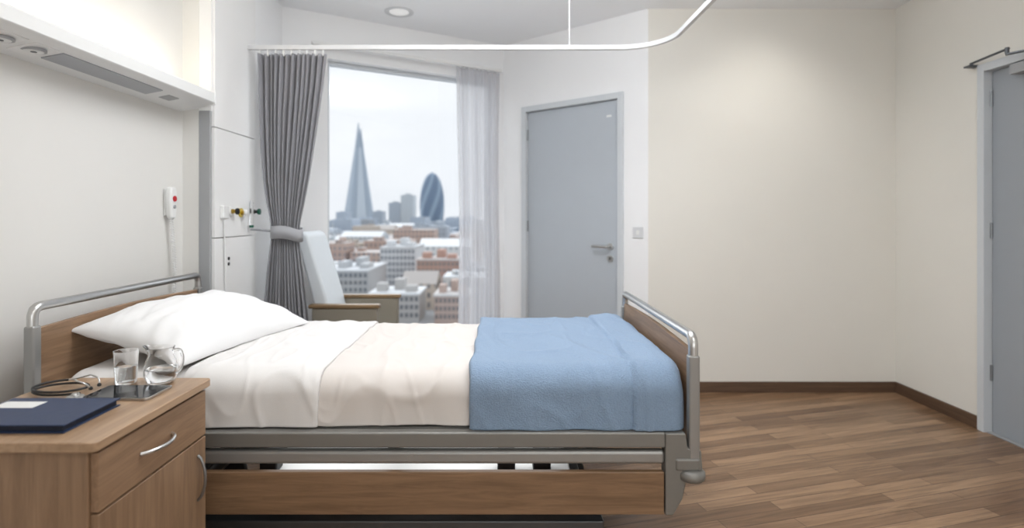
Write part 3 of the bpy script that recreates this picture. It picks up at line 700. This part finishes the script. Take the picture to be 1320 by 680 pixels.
while Y<1250:
    step=Y*.085+8; frac=(Y-165)/1085
    x=-.58*Y
    while x<.28*Y:
        w=(8+Y*.015)*random.uniform(.7,2.2); d=step*random.uniform(.5,.82)
        hgt=random.uniform(6,14) if random.random()<.68 else random.uniform(14,21+frac*8)
        if Y<250: hgt=min(hgt,10)
        zt=GZ+hgt
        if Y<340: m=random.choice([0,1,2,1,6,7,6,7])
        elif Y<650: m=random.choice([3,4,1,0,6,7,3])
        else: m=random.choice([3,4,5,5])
        y0=Y+random.uniform(0,step-d)
        if clear(x-.5,x+w+.5,y0-.5,y0+d+.5):
            o=MB()
            if random.random()<.4 and Y<600:
                o.box(x,x+w,y0,y0+d,GZ,zt-2); yc=y0+d/2
                o.prism([(y0-.3,zt-2),(y0+d+.3,zt-2),(yc,zt+1.5)],x,x+w,'x')
            else:
                o.box(x,x+w,y0,y0+d,GZ,zt)
                for _ in range(random.randint(1,3)):
                    a=random.uniform(.05,.7); c=random.uniform(.1,.6); o.box(x+w*a,x+w*(a+.2),y0+d*c,y0+d*(c+.25),zt,zt+random.uniform(1,2.6))
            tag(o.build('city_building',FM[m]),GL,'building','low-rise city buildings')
        x+=w+random.uniform(.8,3)+Y*.004
    Y+=step+5
# ---------------- world & lights
w=bpy.data.worlds.new('w'); S.world=w; w.use_nodes=True; nt=w.node_tree; bg=nt.nodes['Background']
tc=nt.nodes.new('ShaderNodeTexCoord'); mp=nt.nodes.new('ShaderNodeMapping'); mp.inputs['Scale'].default_value=(1,1,3); ns=nt.nodes.new('ShaderNodeTexNoise'); ns.inputs['Scale'].default_value=2.2; ns.inputs['Detail'].default_value=5
cr=nt.nodes.new('ShaderNodeValToRGB'); cr.color_ramp.elements[0].position=.35; cr.color_ramp.elements[0].color=srgb(230,233,237); cr.color_ramp.elements[1].position=.65; cr.color_ramp.elements[1].color=srgb(241,243,245)
for a,b in ((tc.outputs['Generated'],mp.inputs[0]),(mp.outputs[0],ns.inputs[0]),(ns.outputs['Fac'],cr.inputs[0]),(cr.outputs[0],bg.inputs[0])): nt.links.new(a,b)
bg.inputs[1].default_value=1.06
def area(n,loc,rot,sx,sy,e,c,spread=None):
    l=bpy.data.lights.new(n,'AREA'); l.shape='RECTANGLE'; l.size=sx; l.size_y=sy; l.energy=e; l.color=c
    if spread: l.spread=spread
    o=bpy.data.objects.new(n,l); COL.objects.link(o); o.location=loc; o.rotation_euler=rot; return o
area('ceiling_lamp',(-.1,2.2,CE-.03),(0,0,0),1.2,1.2,17,(.97,.98,1))
area('ceiling_lamp_rear',(1.1,-.4,CE-.03),(0,0,0),1.8,1.6,22,(1,.99,.975))
area('suspended_uplighter',(.4,2.3,2.3),(math.pi,0,0),1.6,.5,34,(.97,.98,1))  # added unseen fill that brightens the ceiling; no fitting hangs here
area('rear_window_lamp',(.6,YR+.05,1.5),(math.radians(100),0,0),3.2,1.8,36,(.97,.985,1))  # added unseen fill from behind the viewer; the rear wall has no window
area('underbed_fill_light',(-.30,1.93,.50),(0,0,0),1.0,.1,1.0,(1,1,1))  # added fill that brightens the pale board under the bed
area('uplight',(-1.58,1.4,1.90),(math.pi,0,0),.08,2.7,3.6,(1,.93,.82))
def sun(d,e,ang,c):
    l=bpy.data.lights.new('hazy_sun','SUN'); l.energy=e; l.angle=math.radians(ang); l.color=c
    o=bpy.data.objects.new('hazy_sun',l); COL.objects.link(o); o.rotation_euler=Vector(d).to_track_quat('-Z','Y').to_euler()
sun((.34,-1,-.55),3.0,95,(.94,.975,1))
def spot(n,loc,tgt,e,ang,c,blend=1):
    l=bpy.data.lights.new(n,'SPOT'); l.energy=e; l.spot_size=math.radians(ang); l.spot_blend=blend; l.color=c; l.shadow_soft_size=.1
    o=bpy.data.objects.new(n,l); COL.objects.link(o); o.location=loc; o.rotation_euler=(Vector(tgt)-Vector(loc)).to_track_quat('-Z','Y').to_euler()
spot('wall_washer',(1.8,3.2,CE-.04),(1.85,3.94,1.5),17,105,(1,.96,.89))
# ---------------- camera
cd=bpy.data.cameras.new('cam'); cam=bpy.data.objects.new('camera',cd); COL.objects.link(cam); cam.location=(0,0,EYE); cam.rotation_euler=(math.pi/2,0,0)
cd.sensor_width=36; cd.lens=F/1320*36; cd.shift_x=(660-CX)/1320; cd.shift_y=-(340-HY)/1320; cd.clip_start=.05; cd.clip_end=6000
cd.dof.use_dof=True; cd.dof.focus_distance=1.95; cd.dof.aperture_fstop=1.6
S.camera=cam
S.view_settings.view_transform='Standard'; S.view_settings.look='None'; S.view_settings.exposure=.16
